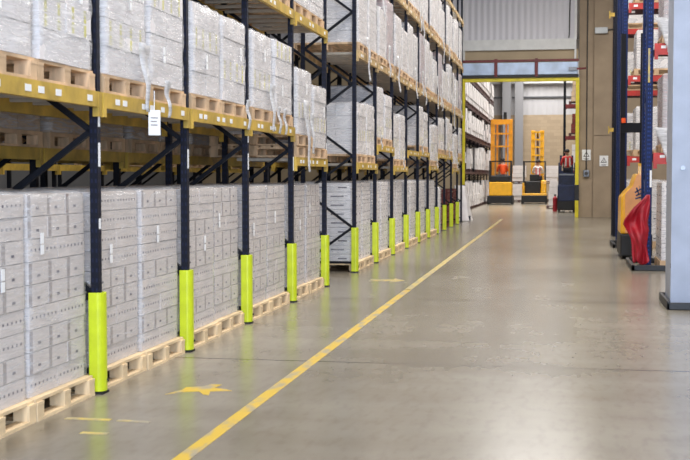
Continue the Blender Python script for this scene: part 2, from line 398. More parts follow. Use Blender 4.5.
def make_pallet(m, parts=True, D=1.2, W=1.0):
    """x from 0 (front) back to -D, y centred"""
    def fn():
        if parts:
            t = thing('pallet')
            d = MB()
            for i in range(7):
                x = -D*(i+.5)/7; d.box(x-.068, x+.068, -W/2, W/2, .128, .15)
            for y in (-W/2+.05, 0, W/2-.05): d.box(-D, 0, y-.05, y+.05, .106, .128)
            d.build('top_deck', m, t)
            d = MB()
            for x in (-.05, -D/2, -D+.05): d.box(x-.05, x+.05, -W/2, W/2, 0, .022)
            d.box(-D+.1, -.1, -W/2, -W/2+.1, 0, .022).box(-D+.1, -.1, W/2-.1, W/2, 0, .022)
            d.build('bottom_deck', m, t)
            for x in (-.06, -D/2, -D+.06):
                for y in (-W/2+.05, 0, W/2-.05): MB().box(x-.058, x+.058, y-.05, y+.05, .022, .106).build('block', m, t)
            return t
        d = MB().box(-D, 0, -W/2, W/2, .115, .15).box(-.1, 0, -W/2, W/2, 0, .022).box(-D, -D+.1, -W/2, W/2, 0, .022)
        for y in (-W/2+.05, 0, W/2-.05):
            d.box(-D, 0, y-.05, y+.05, .022, .115) if False else None
            for x in (-.06, -D/2, -D+.06): d.box(x-.06, x+.06, y-.05, y+.05, .022, .115)
        return d.build('pallet', m)
    return fn

def film_shell(seed, D, W, H, z0=.004, amp=.010, round_=.05, n=13, top=True):
    """crumpled stretch film around a load: x 0..-D, y centred"""
    b = MB(); b.smooth = True
    cx, cy = -D/2, 0
    perim = []
    k = n
    for i in range(k): perim.append((0, -W/2+W*i/k))
    for i in range(k): perim.append((-D*i/k, W/2))
    for i in range(k): perim.append((-D, W/2-W*i/k))
    for i in range(k): perim.append((-D+D*i/k, -W/2))
    zs = [z0+(H-z0-round_)*j/16 for j in range(17)]+[H-round_*.3, H]
    N = len(perim)
    for j, z in enumerate(zs):
        sh = 0 if j < 17 else (.018 if j == 17 else .05)
        for (x, y) in perim:
            v = Vector((x, y, z+seed*7.3))
            nn = noise.noise(v*Vector((4, 4, 9)) if False else Vector((v.x*4, v.y*4, v.z*7)))
            dx, dy = x-cx, y-cy; L = math.hypot(dx, dy)
            o = nn*amp*(1+1.5*max(0, (z-H+.25)/.25))+.012-sh
            zz = z+(0 if j < 17 else noise.noise(Vector((x*5, y*5, seed)))*.02)
            b.v.append((x+dx/L*o, y+dy/L*o, zz))
    for j in range(len(zs)-1):
        for i in range(N):
            b.f.append((j*N+i, j*N+(i+1) % N, (j+1)*N+(i+1) % N, (j+1)*N+i)); b.m.append(0)
    if top:
        c = len(b.v); b.v.append((cx, cy, H+.015)); t0 = (len(zs)-1)*N
        for i in range(N): b.f.append((t0+i, t0+(i+1) % N, c)); b.m.append(0)
    return b

# cartons ---------------------------------------------------------
_cm = {}
def carton_long(L, D, H, body, dashes=True):
    """long carton: front face x=0 shows a row of printed dashes, end face too"""
    key = ('L', L, D, H, body, dashes)
    if key not in _cm:
        b = MB().box(-D, 0, -L/2, L/2, 0, H, 0); e = .0012
        if dashes:
            n = 7
            for i in range(n):
                y = -L*.40+i*L*.8/(n-1); b.box(-.0005, e, y-L*.022, y+L*.022, H*.46, H*.58, 1)
            b.box(-D*.7, -D*.3, -L/2-e, -L/2+.0005, H*.4, H*.56, 1)
        _cm[key] = b.mesh('carton', [M[body], M['mark'], M['flap']])
    return _cm[key]
def carton_end(L, D, H, body):
    key = ('E', L, D, H, body)
    if key not in _cm:
        b = MB().box(-D, 0, -L/2, L/2, 0, H, 0); e = .0012
        b.box(-.0005, e, -L*.07, L*.07, H*.3, H*.42, 1)
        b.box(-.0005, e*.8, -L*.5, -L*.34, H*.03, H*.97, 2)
        b.box(-D*.6, -D*.35, -L/2-e, -L/2+.0005, H*.4, H*.56, 1)
        _cm[key] = b.mesh('carton', [M[body], M['mark'], M['flap']])
    return _cm[key]
def carton_stripe(L, D, H, body, stripes):
    key = ('S', L, D, H, body, stripes)
    if key not in _cm:
        b = MB().box(-D, 0, -L/2, L/2, 0, H, 0); e = .0012
        for y in stripes:
            b.box(-.0005, e, y*L-.02, y*L+.02, H*.05, H*.45, 1).box(-.0005, e, y*L-.02, y*L+.02, H*.52, H*.95, 1)
        if stripes: b.box(-D*.7, -D*.6, -L/2-e, -L/2+.0005, H*.1, H*.7, 1)
        _cm[key] = b.mesh('carton', [M[body], M['yprint']])
    return _cm[key]
def put(me, name, parent, loc, rz=0):
    o = bpy.data.objects.new(name, me); C.objects.link(o); o.location = loc; o.rotation_euler.z = rz; o.parent = parent; return o

def paper_label(parent, x, y, z, w=.06, h=.16):
    MB().box(x, x+.003, y-w/2, y+w/2, z, z+h*.44).box(x, x+.003, y-w/2, y+w/2, z+h*.5, z+h).build('paper_label', M['paper'], parent)

def make_carton_load(seed, layers=9, H=1.38, D=1.17, W=.955, tail=False):
    def fn():
        rnd = random.Random(seed); t = thing('carton_load'); h = H/layers; g = .006
        pattern = [rnd.choice('AAB') for _ in range(layers)]
        pattern[layers//2] = 'B'; pattern[1] = 'B'
        for j in range(layers):
            jx = rnd.uniform(-.006, .006)
            if pattern[j] == 'A':
                for a in range(2):
                    for c in range(3):
                        L = W/2-.003
                        put(carton_long(round(L, 4), round(D/3-g, 4), round(h-g, 4), 'carton'), 'carton', t, (jx-c*D/3+rnd.uniform(-.004, .004), (a-.5)*W/2, j*h))
            else:
                for a in range(3):
                    for c in range(2):
                        L = W/3-.003
                        put(carton_end(round(L, 4), round(D/2-g, 4), round(h-g, 4), 'carton'), 'carton', t, (jx-c*D/2+rnd.uniform(-.006, .002), (a-1)*W/3, j*h))
        f = film_shell(seed, D, W, H+.01).build('stretch_film', M['film'], t); 
        paper_label(f, .016, rnd.uniform(-.35, .35), rnd.uniform(.4, 1.1), .05, .15)
        return t
    return fn
def make_bale_load(seed, layers=4, H=.87, D=1.15, W=.885, tail=0, parts=True, body='carton2'):
    def fn():
        rnd = random.Random(seed); h = H/layers; g = .007
        t = thing('carton_load')
        sl = rnd.sample(range(layers), 1) if rnd.random() < .8 else []
        mb = MB()
        for j in range(layers):
            st = (-.25, .25) if j in sl else ()
            jx = rnd.uniform(-.008, .008)
            for a in range(2):
                for c in range(3):
                    L = round(W/2-.003, 4); dd = round(D/3-g, 4)
                    x, y, z = jx-c*D/3+rnd.uniform(-.005, .005), (a-.5)*W/2, j*h
                    if parts: put(carton_stripe(L, dd, round(h-g, 4), body, st), 'carton', t, (x, y, z))
                    else:
                        mb.box(x-dd, x, y-L/2, y+L/2, z, z+h-g, 0)
                        for s in st:
                            if c == 0: mb.box(x, x+.002, y+s*L-.02, y+s*L+.02, z+.02, z+h*.9, 1)
        if not parts: mb.build('cartons', [M[body], M['yprint']], t)
        f = film_shell(seed+50, D, W, H+.015, amp=.018, round_=.09).build('stretch_film', M['film2'], t)
        if parts:
            paper_label(f, .02, rnd.uniform(-.3, .3), rnd.uniform(.2, .6), .05, .14)
        if tail:
            hanging_film(t, .03, rnd.uniform(-.3, .3), .05, tail, rnd)
        return t
    return fn
def hanging_film(parent, x, y, z, length, rnd):
    b = MB(); b.smooth = True; n = 14; ph = rnd.uniform(0, 6)
    for i in range(n+1):
        f = i/n; zz = z-length*f; w = (.09*(1-f)**1.5+.012+.02*abs(noise.noise(Vector((f*6, ph, 0)))))*min(1.6, length*2.2)
        cx = x+.02+.012*math.sin(f*9+ph); cy = y-.10*(1-f)*length*2+.02*noise.noise(Vector((f*5, ph, 3)))
        b.v += [(cx, cy-w, zz+.02*noise.noise(Vector((f*9, ph, 7)))), (cx+.025, cy-w*.3, zz), (cx-.008, cy+w*.3, zz), (cx+.01, cy+w, zz)]
    for i in range(n):
        for k in range(3): b.f.append((4*i+k, 4*i+k+1, 4*i+k+5, 4*i+k+4)); b.m.append(0)
    o = b.build('film_tail', M['tailfilm'], parent)
    s = o.modifiers.new('t', 'SOLIDIFY'); s.thickness = .002

def make_block_load(seed, H, D=1.17, W=.955, body='carton', layers=8, marks=True):
    """load farther away: all its cartons in one part, with a film"""
    def fn():
        rnd = random.Random(seed); t = thing('carton_load'); h = H/layers; g = .006; mb = MB()
        for j in range(layers):
            B = rnd.random() < .4; n, c = (3, 2) if B else (2, 3)
            for a in range(n):
                for cc in range(c):
                    x = -cc*D/c+rnd.uniform(-.004, .003); y = (a-(n-1)/2)*W/n; L = W/n-.003; dd = D/c-g
                    mb.box(x-dd, x, y-L/2, y+L/2, j*h, (j+1)*h-g, 0)
                    if marks:
                        if cc == 0 and not B:
                            for q in range(4): mb.box(x-.001, x+.0015, y-L*.36+q*L*.22, y-L*.36+q*L*.22+.03, j*h+h*.45, j*h+h*.6, 1)
                        if cc == 0 and B: mb.box(x-.001, x+.0015, y-.03, y+.03, j*h+h*.3, j*h+h*.5, 1)
                        if a == 0: mb.box(x-dd*.65, x-dd*.25, y-L/2-.0015, y-L/2+.001, j*h+h*.4, j*h+h*.56, 1)
        mb.build('cartons', [M[body], M['mark']], t)
        film_shell(seed+90, D, W, H+.02, amp=.016, round_=.06 if marks else .13).build('stretch_film', M['film' if marks else 'film2'], t)
        return t
    return fn

# ------------------------------------------------------------------ row beside the aisle
B1 = [6.4, 8.6, 10.8, 13.0, 15.3, 17.55]
B2 = [20.2+2.31*i for i in range(10)]+[42.75]
def bay_phrase(bl, i):
    if bl == 1: return ['nearest bay', 'second nearest bay', 'third nearest bay', 'fourth nearest bay', 'last bay before the gap'][i]
    return ORD[i]+' bay past the gap'
def frame_phrase(bl, i):
    if bl == 1: return ['beyond the left edge of view', 'at the nearest column guard', 'at the second nearest guard', 'at the third nearest guard', 'at the fourth nearest guard', 'on the near side of the gap'][i]
    return 'on the far side of the gap' if i == 0 else (ORD[i]+' past the one beside the gap')

kf1 = Kit(make_frame(5.6, .89, M['navyp'], M['navy']))
kf2 = Kit(make_frame(8.6, .89, M['navyp'], M['navy']))
kg = Kit(make_guard)
for bl, ys, kf in ((1, B1, kf1), (2, B2, kf2)):
    for i, y in enumerate(ys):
        fr = kf.place((FX, y, 0), 'tall navy rack upright frame in left row, '+frame_phrase(bl, i), 'rack frame', 'rack frames of the left row')
        if bl == 1 and i:
            for z_ in ((1.72, 1.9), (2.02, 2.14), (1.25, 1.33))[:3 if i == 1 else 1 + i % 2]:
                MB().box(.032, .034, -.02, .02, z_[0], z_[1]).build('tape_label', M['paper'], fr)
        if bl == 1 and i == 0: continue
        if bl == 2 and i == 10: continue
        n = ['first', 'second', 'third', 'fourth', 'fifth', 'sixth', 'seventh', 'eighth', 'ninth', 'tenth', 'eleventh', 'twelfth', 'thirteenth', 'fourteenth', 'fifteenth'][(i-1) if bl == 1 else i+5]
        kg.place((FX+.02, y, 0), f'yellow-green column guard at foot of navy post, {n} from the camera', 'column guard', 'column guards along the aisle')

kp = Kit(make_pallet(M['wood'])); kpu = Kit(make_pallet(M['wood2'])); kps = Kit(make_pallet(M['wood2'], False)); kpg = Kit(make_pallet(M['wood'], False))
beamkits = {}
def beam(bl, i, lv, z, rear):
    y0, y1 = (B1 if bl == 1 else B2)[i:i+2]
    key = (bl, rear, lv >= 2, round(y1-y0, 1))
    if key not in beamkits:
        beamkits[key] = Kit(make_beam(y1-y0-.1, M['beam'] if bl == 1 or lv < 2 else M['beamfar'], bars=(5 if not rear else 0), labels=not rear, depth=.86))
    side = 'rear' if rear else 'front'
    x = (RX+.0 if rear else FX+.06)
    if rear:
        o = beamkits[key].place((RX-.04-.012, (y0+y1)/2, z), f'ochre {side} rack beam at {ORD[lv-1]} beam level, {bay_phrase(bl, i)}', 'rack beam', 'ochre rack beams of the left row', rz=PI)
    else:
        o = beamkits[key].place((FX+.04+.02, (y0+y1)/2, z), f'ochre {side} rack beam at {ORD[lv-1]} beam level, {bay_phrase(bl, i)}', 'rack beam', 'ochre rack beams of the left row')
    return o

PX = -3.44                      # front edge of the pallets
grd = [Kit(make_carton_load(s)) for s in (1, 2, 3, 4)]
upr = [Kit(make_bale_load(s, tail=t)) for s, t in ((11, 0), (12, 0), (13, 0), (14, 0))]
up2 = [Kit(make_block_load(s, H, layers=6, marks=False, body='carton2')) for s, H in ((21, 1.08), (22, .92), (23, 1.2))]
up3 = [Kit(make_block_load(24, .82, layers=4, marks=False, body='carton2')), Kit(make_block_load(25, 1.22, layers=7, marks=False, body='cartonlilac'))]
gr2 = [Kit(make_block_load(s, 1.38, layers=9, body='carton2')) for s in (31, 32, 33)]
lo2 = [Kit(make_bale_load(s, H=H, layers=L, parts=False, tail=.25 if s == 42 else 0)) for s, H, L in ((41, .92, 4), (42, .98, 4), (43, .88, 4))]
def half(k): return ('near', 'far')[k]
def load_label(lv, bl, i, k, what='pale wrapped carton load'):
    if lv == 0: return f'grey wrapped carton load at floor level, {half(k)} side of {bay_phrase(bl, i)}'
    return f'{what} at {ORD[lv-1]} beam level, {half(k)} side of {bay_phrase(bl, i)}'
def pal_label(lv, bl, i, k):
    if lv == 0: return f'wooden pallet at floor level, {half(k)} side of {bay_phrase(bl, i)}'
    return f'wooden pallet at {ORD[lv-1]} beam level, {half(k)} side of {bay_phrase(bl, i)}'
cnt = 0
for i in range(5):
    y0, y1 = B1[i], B1[i+1]; c = (y0+y1)/2
    for k in range(2):
        y = c+(k-.5)*1.012; cnt += 1
        jx = random.uniform(-.012, .012)
        kp.place((PX+jx, y, 0), pal_label(0, 1, i, k), 'pallet', 'pallets on the floor in the left row')
        grd[cnt % 4].place((PX-.07+jx, y, .152), load_label(0, 1, i, k), 'pallet load', 'carton loads on the floor in the left row')
        z = 2.28 if i < 4 else 1.9
        jx = random.uniform(-.02, .02)+.045
        if i == 4 and k == 0:
            kpu.place((PX+jx, y, z), 'lower empty wooden pallet of two stacked under the load before the gap', 'pallet', 'pallets at beam level in the left row')
            kpu.place((PX+jx, y, z+.152), 'upper wooden pallet of two stacked, under the load before the gap', 'pallet', 'pallets at beam level in the left row')
            up_o = upr[3].place((PX-.015+jx, y, z+.305), load_label(1, 1, i, k), 'pallet load', 'carton loads at the first beam level in the left row')
        else:
            kpu.place((PX+jx, y, z), pal_label(1, 1, i, k), 'pallet', 'pallets at beam level in the left row')
            up_o = upr[cnt % 4].place((PX-.015+jx, y, z+.152), load_label(1, 1, i, k), 'pallet load', 'carton loads at the first beam level in the left row')
        if (i, k) in ((1, 0), (1, 1), (2, 1), (3, 1), (4, 0)):
            hanging_film(up_o, .03, {(1, 0): .38, (1, 1): -.1, (2, 1): .45, (3, 1): -.4, (4, 0): .1}[(i, k)], {(4, 0): .45, (1, 0): .3}.get((i, k), .05), {(4, 0): .95, (1, 0): .55}.get((i, k), .32), random)
        if i >= 2:
            kpu.place((PX+.01, y, 3.79), pal_label(2, 1, i, k), 'pallet', 'pallets at beam level in the left row')
            up2[cnt % 3].place((PX-.005, y, 3.79+.152), load_label(2, 1, i, k), 'pallet load', 'carton loads at the second beam level in the left row')
    for rear in (False, True):
        beam(1, i, 1, 2.28 if i < 4 else 1.9, rear)
        if i >= 1: beam(1, i, 2, 3.79, rear)
# hanging tag under the first beam
t = thing('hanging_tag', 'white paper tag dangling below the nearest ochre beams', 'tag', (-3.34, 9.62, 2.2), -PI/3)
MB().box(0, .003, -.05, .05, -.21, 0).build('card', M['paper'], t)
MB().box(.003, .004, -.03, .03, -.07, -.06).box(.003, .004, -.03, .02, -.10, -.09).box(.003, .004, -.03, .025, -.13, -.12).build('print', M['flap'], t)
MB().tube((0, 0, -.002), (.005, 0, .16), .004, 6).build('string', M['paper'], t)

L1H = [1.88, 2.24, 1.86, 2.24, 2.26, 1.92, 2.28, 2.28, 1.9, 2.28]
for i in range(10):
    c = (B2[i]+B2[i+1])/2
    for k in range(2):
        if i == 9 and k: continue
        y = c+(k-.5)*1.06*(i < 9); cnt += 1; jx = random.uniform(-.03, .03)
        if i < 6:
            kpg.place((PX+jx*.5, y, 0), pal_label(0, 2, i, k), 'pallet', 'pallets on the floor in the left row')
            gr2[cnt % 3].place((PX-.07+jx*.5, y, .152), load_label(0, 2, i, k), 'pallet load', 'carton loads on the floor in the left row')
        if i != 3:
            kps.place((PX+.03+jx, y, L1H[i]), pal_label(1, 2, i, k), 'pallet', 'pallets at beam level in the left row')
            lo2[cnt % 3].place((PX+.015+jx, y, L1H[i]+.152), load_label(1, 2, i, k), 'pallet load', 'carton loads at the first beam level in the left row')
        kps.place((PX+.03-jx, y, 3.79), pal_label(2, 2, i, k), 'pallet', 'pallets at beam level in the left row')
        u2 = (up3[random.randrange(2)] if (i and random.random() < .4) else up2[cnt % 3]).place((PX+.015-jx, y, 3.79+.152), load_label(2, 2, i, k), 'pallet load', 'carton loads at the second beam level in the left row')
        kps.place((PX+.03+jx, y, 5.48), pal_label(3, 2, i, k), 'pallet', 'pallets at beam level in the left row')
        u3 = up2[(cnt+1) % 3].place((PX+.015+jx, y, 5.48+.152), load_label(3, 2, i, k), 'pallet load', 'carton loads at the third beam level in the left row')
        if (i+k) % 2 == 0: hanging_film(u2, .04, random.uniform(-.4, .4), random.uniform(.1, .5), random.uniform(.5, 1.1), random)
        if (i+k) % 3 == 1: hanging_film(u3, .04, random.uniform(-.4, .4), .1, random.uniform(.5, 1.0), random)
    for rear in (False, True):
        beam(2, i, 1, L1H[i], rear); beam(2, i, 2, 3.79, rear); beam(2, i, 3, 5.48, rear)
        if i >= 7: beam(2, i, 4, 7.1, rear)

# ------------------------------------------------------------------ rows behind
BX = -4.98
kb = Kit(make_frame(5.6, .89, M['navy'], M['navy'], detail=False)); kbb = Kit(make_beam(2.1, M['beam'], labels=False)); kbb2 = Kit(make_beam(2.21, M['beam'], labels=False))
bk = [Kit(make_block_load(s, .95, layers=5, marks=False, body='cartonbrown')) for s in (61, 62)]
bg = [Kit(make_block_load(s, 1.2, layers=7, marks=False)) for s in (63,)]
for bl, ys in ((1, B1[1:]), (2, B2[:7])):
    for i, y in enumerate(ys):
        kb.place((BX, y+.05, 0), f'dark rack upright in second row behind the loads, {frame_phrase(bl, i+(1 if bl == 1 else 0))}', 'rack frame', 'rack frames of the second row')
        if i == len(ys)-1: continue
        c = (y+ys[i+1])/2+.05; bi = i+(1 if bl == 1 else 0)
        kk = kbb if bl == 1 else kbb2
        for z, nm in ((1.92, 'first'), (3.5, 'second')):
            kk.place((BX+.1, c, z), f'ochre front beam in second row, {nm} beam level, behind {bay_phrase(bl, bi)}', 'rack beam', 'beams of the second row')
            kk.place((BX-.89-.1, c, z), f'ochre rear beam in second row, {nm} beam level, behind {bay_phrase(bl, bi)}', 'rack beam', 'beams of the second row', rz=PI)
        for k in range(2):
            yy = c+(k-.5)*1.03
            kps.place((BX+.13, yy, 1.92), f'shaded wooden pallet in second row behind {half(k)} side of {bay_phrase(bl, bi)}', 'pallet', 'pallets in the second row')
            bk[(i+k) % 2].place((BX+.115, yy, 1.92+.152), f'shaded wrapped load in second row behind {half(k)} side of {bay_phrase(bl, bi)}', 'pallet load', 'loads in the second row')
CX = -9.2; ysC = [14+2.3*i for i in range(10)]
kc = Kit(make_frame(5.6, .89, M['navy'], M['navy'], detail=False)); kcb = Kit(make_beam(2.2, M['beam'], labels=False))
for i, y in enumerate(ysC):
    kc.place((CX, y, 0), 'distant dark rack frame glimpsed under the nearest beams', 'rack frame', 'rack frames of the third row')
    if i == len(ysC)-1: continue
    kcb.place((CX+.1, y+1.15, 1.86), 'distant ochre beam glimpsed in the dark under the nearest beams', 'rack beam', 'beams of the third row')
    for k in range(2):
        if random.random() < .7:
            kps.place((CX+.12, y+1.15+(k-.5)*1.05, 1.86), 'distant wooden pallet glimpsed in the dark third row', 'pallet', 'pallets in the third row')
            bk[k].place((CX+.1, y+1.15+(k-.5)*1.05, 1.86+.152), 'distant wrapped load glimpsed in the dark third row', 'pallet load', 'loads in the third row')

# ------------------------------------------------------------------ crates and sheet at the far end of the left row
def make_crate():
    t = MB(); w, d, h, th = .56, .38, .2, .02
    t.box(-d/2, d/2, -w/2, w/2, 0, th)
    for s in (-1, 1):
        t.box(s*(d/2-th/2)-th/2, s*(d/2-th/2)+th/2, -w/2, w/2, th, h*.35); t.box(s*(d/2-th/2)-th/2, s*(d/2-th/2)+th/2, -w/2, w/2, h*.55, h)
        t.box(-d/2, d/2, s*(w/2-th/2)-th/2, s*(w/2-th/2)+th/2, th, h*.35); t.box(-d/2, d/2, s*(w/2-th/2)-th/2, s*(w/2-th/2)+th/2, h*.6, h)
        for q in (-.4, 0, .4): t.box(s*(d/2-th/2)-th/2, s*(d/2-th/2)+th/2, q*w-.02, q*w+.02, h*.35, h*.55)
    return t.build('plastic_crate', M['crate'])
kcr = Kit(make_crate)
stackpos = [36.75, 37.9, 39.2, 39.85, 41.35, 42.0, 42.62]
for si, y in enumerate(stackpos):
    n = [5, 6, 6, 6, 6, 6, 5][si]
    for j in range(n):
        lvl = 'topmost' if j == n-1 else ('bottom' if j == 0 else ORD[j]+' from bottom')
        kcr.place((-3.78+random.uniform(-.01, .01), y, j*.202), f'dark red plastic crate, {lvl} in {ORD[si]} nearest crate stack', 'crate', 'dark red crates at the far end')
t = thing('white_board', 'narrow white wrapped board standing between the last loads and crates', 'board', (-3.66, 35.0, 0))
MB().prism([(-.2, 0), (.2, 0), (.2, 1.22), (.17, 1.3), (-.17, 1.3), (-.2, 1.22)], 'y', -.25, .25).build('panel', M['carton2'], t)
film_shell(5, .44, .54, 1.33, z0=.0, n=5).build('wrap', M['film'], t, loc=(.22, 0, 0))
t = thing('draped_sheet', 'white plastic sheet draped over a stack at the end of the left rack', 'plastic sheet', (-3.62, 44.2, 0))
b = MB(); b.smooth = True; n = 22; rows = 9
for j in range(rows+1):
    f = j/rows; z = 1.28*(1-f)+.02; r0 = .2+.24*f
    for i in range(n):
        a = 2*PI*i/n; r = r0*(1+.12*f*math.sin(a*6+1))*(1/max(abs(math.cos(a)), abs(math.sin(a))))**.6
        b.v.append((r*math.cos(a), r*math.sin(a), z))
for j in range(rows):
    for i in range(n): b.f.append((j*n+i, (j+1)*n+i, (j+1)*n+(i+1) % n, j*n+(i+1) % n)); b.m.append(0)
b.f.append(tuple(range(n))); b.m.append(0)
b.build('sheet', M['carton2'], t)
MB().box(.1, .42, -.36, -.3, .03, .2).build('dark_hem', M['trouser'], t)

# ------------------------------------------------------------------ racking in the second hall
SX = -4.45
ks = Kit(make_frame(7.0, .9, M['navy'], M['navy'], detail=False)); ksb = Kit(make_beam(2.7, M['farbeam'], labels=False, h=.1))
ysS = [52+2.8*i for i in range(11)]
def far_load(seed, H, m='carton2'):
    def fn():
        rnd = random.Random(seed); b = MB()
        for j in range(4):
            x = rnd.uniform(-.03, .03); b.box(x-1.1, x, -.38-.05*(j < 2), .38+.05*(j > 0), .15+j*H/4, .15+(j+1)*H/4-.012, 0)
        b.box(-1.15, 0, -.55, .55, .11, .15, 1).box(-1.15, 0, -.55, .55, 0, .02, 1)
        for y in (-.48, 0, .48): b.box(-1.15, 0, y-.06, y+.06, .02, .11, 1)
        return b.build('wrapped_load', [M[m], M['farbeam']])
    return fn
kfl = [Kit(far_load(s, H)) for s, H in ((1, 1.0), (2, 1.15), (3, 1.25))]
kbr = Kit(far_load(4, .95, 'crate')); kbn = Kit(far_load(5, 1.0, 'cartonbrown'))
LV = [0, 1.85, 3.55, 5.05, 6.4]
for i, y in enumerate(ysS):
    ks.place((SX, y, 0), 'dark rack upright frame in the hall beyond the yellow doorway', 'rack frame', 'rack frames in the far hall')
    if i == len(ysS)-1: continue
    for z in LV[1:]:
        ksb.place((SX+.1, y+1.4, z), f'dark red rack beam in far hall, {ORD[LV.index(z)-1]} beam level', 'rack beam', f'far hall beams, {ORD[LV.index(z)-1]} level')
    for li, z in enumerate(LV):
        for k in range(2):
            if random.random() < .12: continue
            s = random.randrange(3) if li < 2 else (random.randrange(2) if li == 2 else 0)
            kfl[s].place((SX+.12, y+1.4+(k-.5)*1.28, z), f'pale wrapped load in far hall racking, {"floor level" if li == 0 else ORD[li-1]+" beam level"}', 'pallet load', f'far hall loads, level {["ground", "first", "second", "third", "fourth"][li]}')
# steel columns against the far hall's end wall
def steel_column(x, label):
    t = thing('steel_column', label, 'column', (x, YF-.6, 0))
    MB().box(-.28, .28, -.22, -.19, 0, 10.9).build('flange', M['colgrey'], t); MB().box(-.28, .28, .16, .19, 0, 10.9).build('flange', M['colgrey'], t)
    MB().box(-.02, .02, -.19, .16, 0, 10.9).build('web', M['colgrey'], t)
M['colgrey'] = mat('light_grey_steel', (150, 150, 154), .6)
steel_column(-3.65, 'grey steel column against end wall, left of the pair behind the trucks')
steel_column(-2.8, 'grey steel column against end wall, right of the pair behind the trucks')
# rack end on the right of the second hall
t = thing('rack_upright', 'dark navy rack post inside the doorway at right, beside red beams', 'rack frame', (.2, 60, 0))
MB().box(-.06, .06, -.06, .06, 0, 7.6).build('post', M['navy'], t); MB().box(-.06, .06, .84, .96, 0, 7.6).build('post', M['navy'], t)
m_ = MB()
for j in range(11): m_.bar((0, .0 if j % 2 else .9, .3+j*.62), (0, .9 if j % 2 else 0, .92+j*.62), .04)
m_.build('bracing', M['navy'], t)
for li, (z, h) in enumerate(((0, 1.2), (1.9, 1.0), (3.6, .95), (5.15, 1.0))):
    if z:
        o = thing('rack_beam', f'dark red rack beam inside the doorway at right, {ORD[li-1]} level up', 'rack beam', (.25, 59.95, z))
        MB().box(0, 2.6, -.05, 0, -.16, 0).build('rail', M['darkred'], o); MB().box(0, .04, -.06, .02, -.24, .03).build('end_connector', M['darkred'], o)
        o2 = MB().box(0, 2.6, .93, .98, -.16, 0).build('rear_rail', M['darkred'], o)
    (kfl[2], kfl[1], kbr, kbn)[li].place((.95, 59.95, z+.003), f'{("pale", "pale", "dark red", "tan")[li]} load in the right-hand rack beyond the doorway, {"floor level" if li == 0 else ORD[li-1]+" beam"}', 'pallet load', None, rz=-PI/2)

# ------------------------------------------------------------------ right-hand racks (rows run away to the right)
def right_beam(x, y, z, label, h=.13, ln=2.6, m='redbeam'):
    t = thing('rack_beam', label, 'rack beam', (x, y, z), 0, 'red rack beams on the right')
    rail = MB().box(0, ln, -.05, 0, -h, 0).build('rail', M[m], t); MB().box(-.01, .05, -.06, .0, -h-.08, -.001).build('end_connector', M[m], t)
    for xx in (.1, 1.2): MB().box(xx, xx+.09, -.053, -.05, -.09, -.04).build('barcode_label', M['paper'], rail)
def right_frame(x, y, label, H=8, pm='bluep', depth=.95):
    t = thing('rack_upright', label, 'rack frame', (x, y, 0), 0, 'blue rack frames on the right')
    for yy in (0, depth): MB().box(-.06, .06, -.05, .05, .01, H).build('post', M[pm], t).location.y = yy
    for yy in (0, depth): MB().box(-.09, .09, yy-.08, yy+.08, 0, .012).build('base_plate', M['black'], t)
    z = .2; s = 0
    while z < H-.8:
        MB().bar((0, .04 if s else depth-.04, z), (0, depth-.04 if s else .04, z+.7), .045).build('brace', M['blue'], t); z += .7; s = 1-s
    return t
def end_guard(x0, x1, y0, y1, label, h=.1):
    t = thing('rack_end_guard', label, 'rack end guard', ((x0+x1)/2, (y0+y1)/2, 0), 0)
    a, b = (x1-x0)/2, (y1-y0)/2
    MB().box(-a, -a+.06, -b, b, 0, h).build('side_rail', M['black'], t, bevel=.01)
    MB().box(-a, a, -b, -b+.06, 0, h).build('front_rail', M['black'], t, bevel=.01)
    MB().box(-a, a, b-.06, b, 0, h).build('rear_rail', M['black'], t, bevel=.01)
t = right_frame(1.545, 21.95, 'perforated blue rack frame on the right, nearest, beside the red sheet')
MB().box(.02, .055, -.06, -.05, 1.45, 1.75).build('location_label', M['paper'], t)
MB().box(-.03, .005, -.06, -.05, 3.3, 3.9).build('height_strip', M['linepale'], t)
t = right_frame(1.45, 28.45, 'blue rack frame behind the orange truck on the right')
right_frame(1.45, 30.1, 'blue rack frame just behind the one beyond the orange truck')
right_frame(1.48, 33.4, 'dark rack frame farthest along the right side', pm='navyp')
for y in (21.95, 28.45, 33.4):
    right_frame(4.3, y, 'blue rack frame behind the pale column, inner end of '+{21.95: 'the nearest right-hand row', 28.45: 'the middle right-hand row', 33.4: 'the farthest right-hand row'}[y])
end_guard(1.24, 1.9, 21.4, 23.4, 'black low guard around the foot of the nearest blue rack frame')
end_guard(1.2, 1.8, 28.0, 29.8, 'black low guard around the foot of the middle blue rack frame')
NR = ['nearest', 'middle', 'farthest']
for ri, (y, x0, lv) in enumerate(((21.9, 1.63, [0, 2.06, 3.98]), (28.4, 1.53, [0, 2.1, 3.95, 5.6]), (33.35, 1.56, [0, 2.2, 3.95, 5.6]))):
    for li, z in enumerate(lv):
        if z:
            right_beam(x0, y, z, f'red rack beam in {NR[ri]} right-hand row, {ORD[li-1]} level', .2 if (ri == 0) else .14)
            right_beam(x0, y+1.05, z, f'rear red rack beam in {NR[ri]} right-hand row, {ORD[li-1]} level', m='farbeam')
        q = f'{NR[ri]} right-hand row, {"floor level" if li == 0 else ORD[li-1]+" beam level"}'
        kps.place((x0+.62, y-.06, z+.003), f'wooden pallet in {q}', 'pallet', 'pallets in the right-hand racks', rz=-PI/2)
        (gr2[0] if li == 0 else lo2[li % 3] if ri else up3[1]).place((x0+.62, y-.05, z+.155), f'wrapped load in {q}', 'pallet load', 'loads in the right-hand racks', rz=-PI/2)
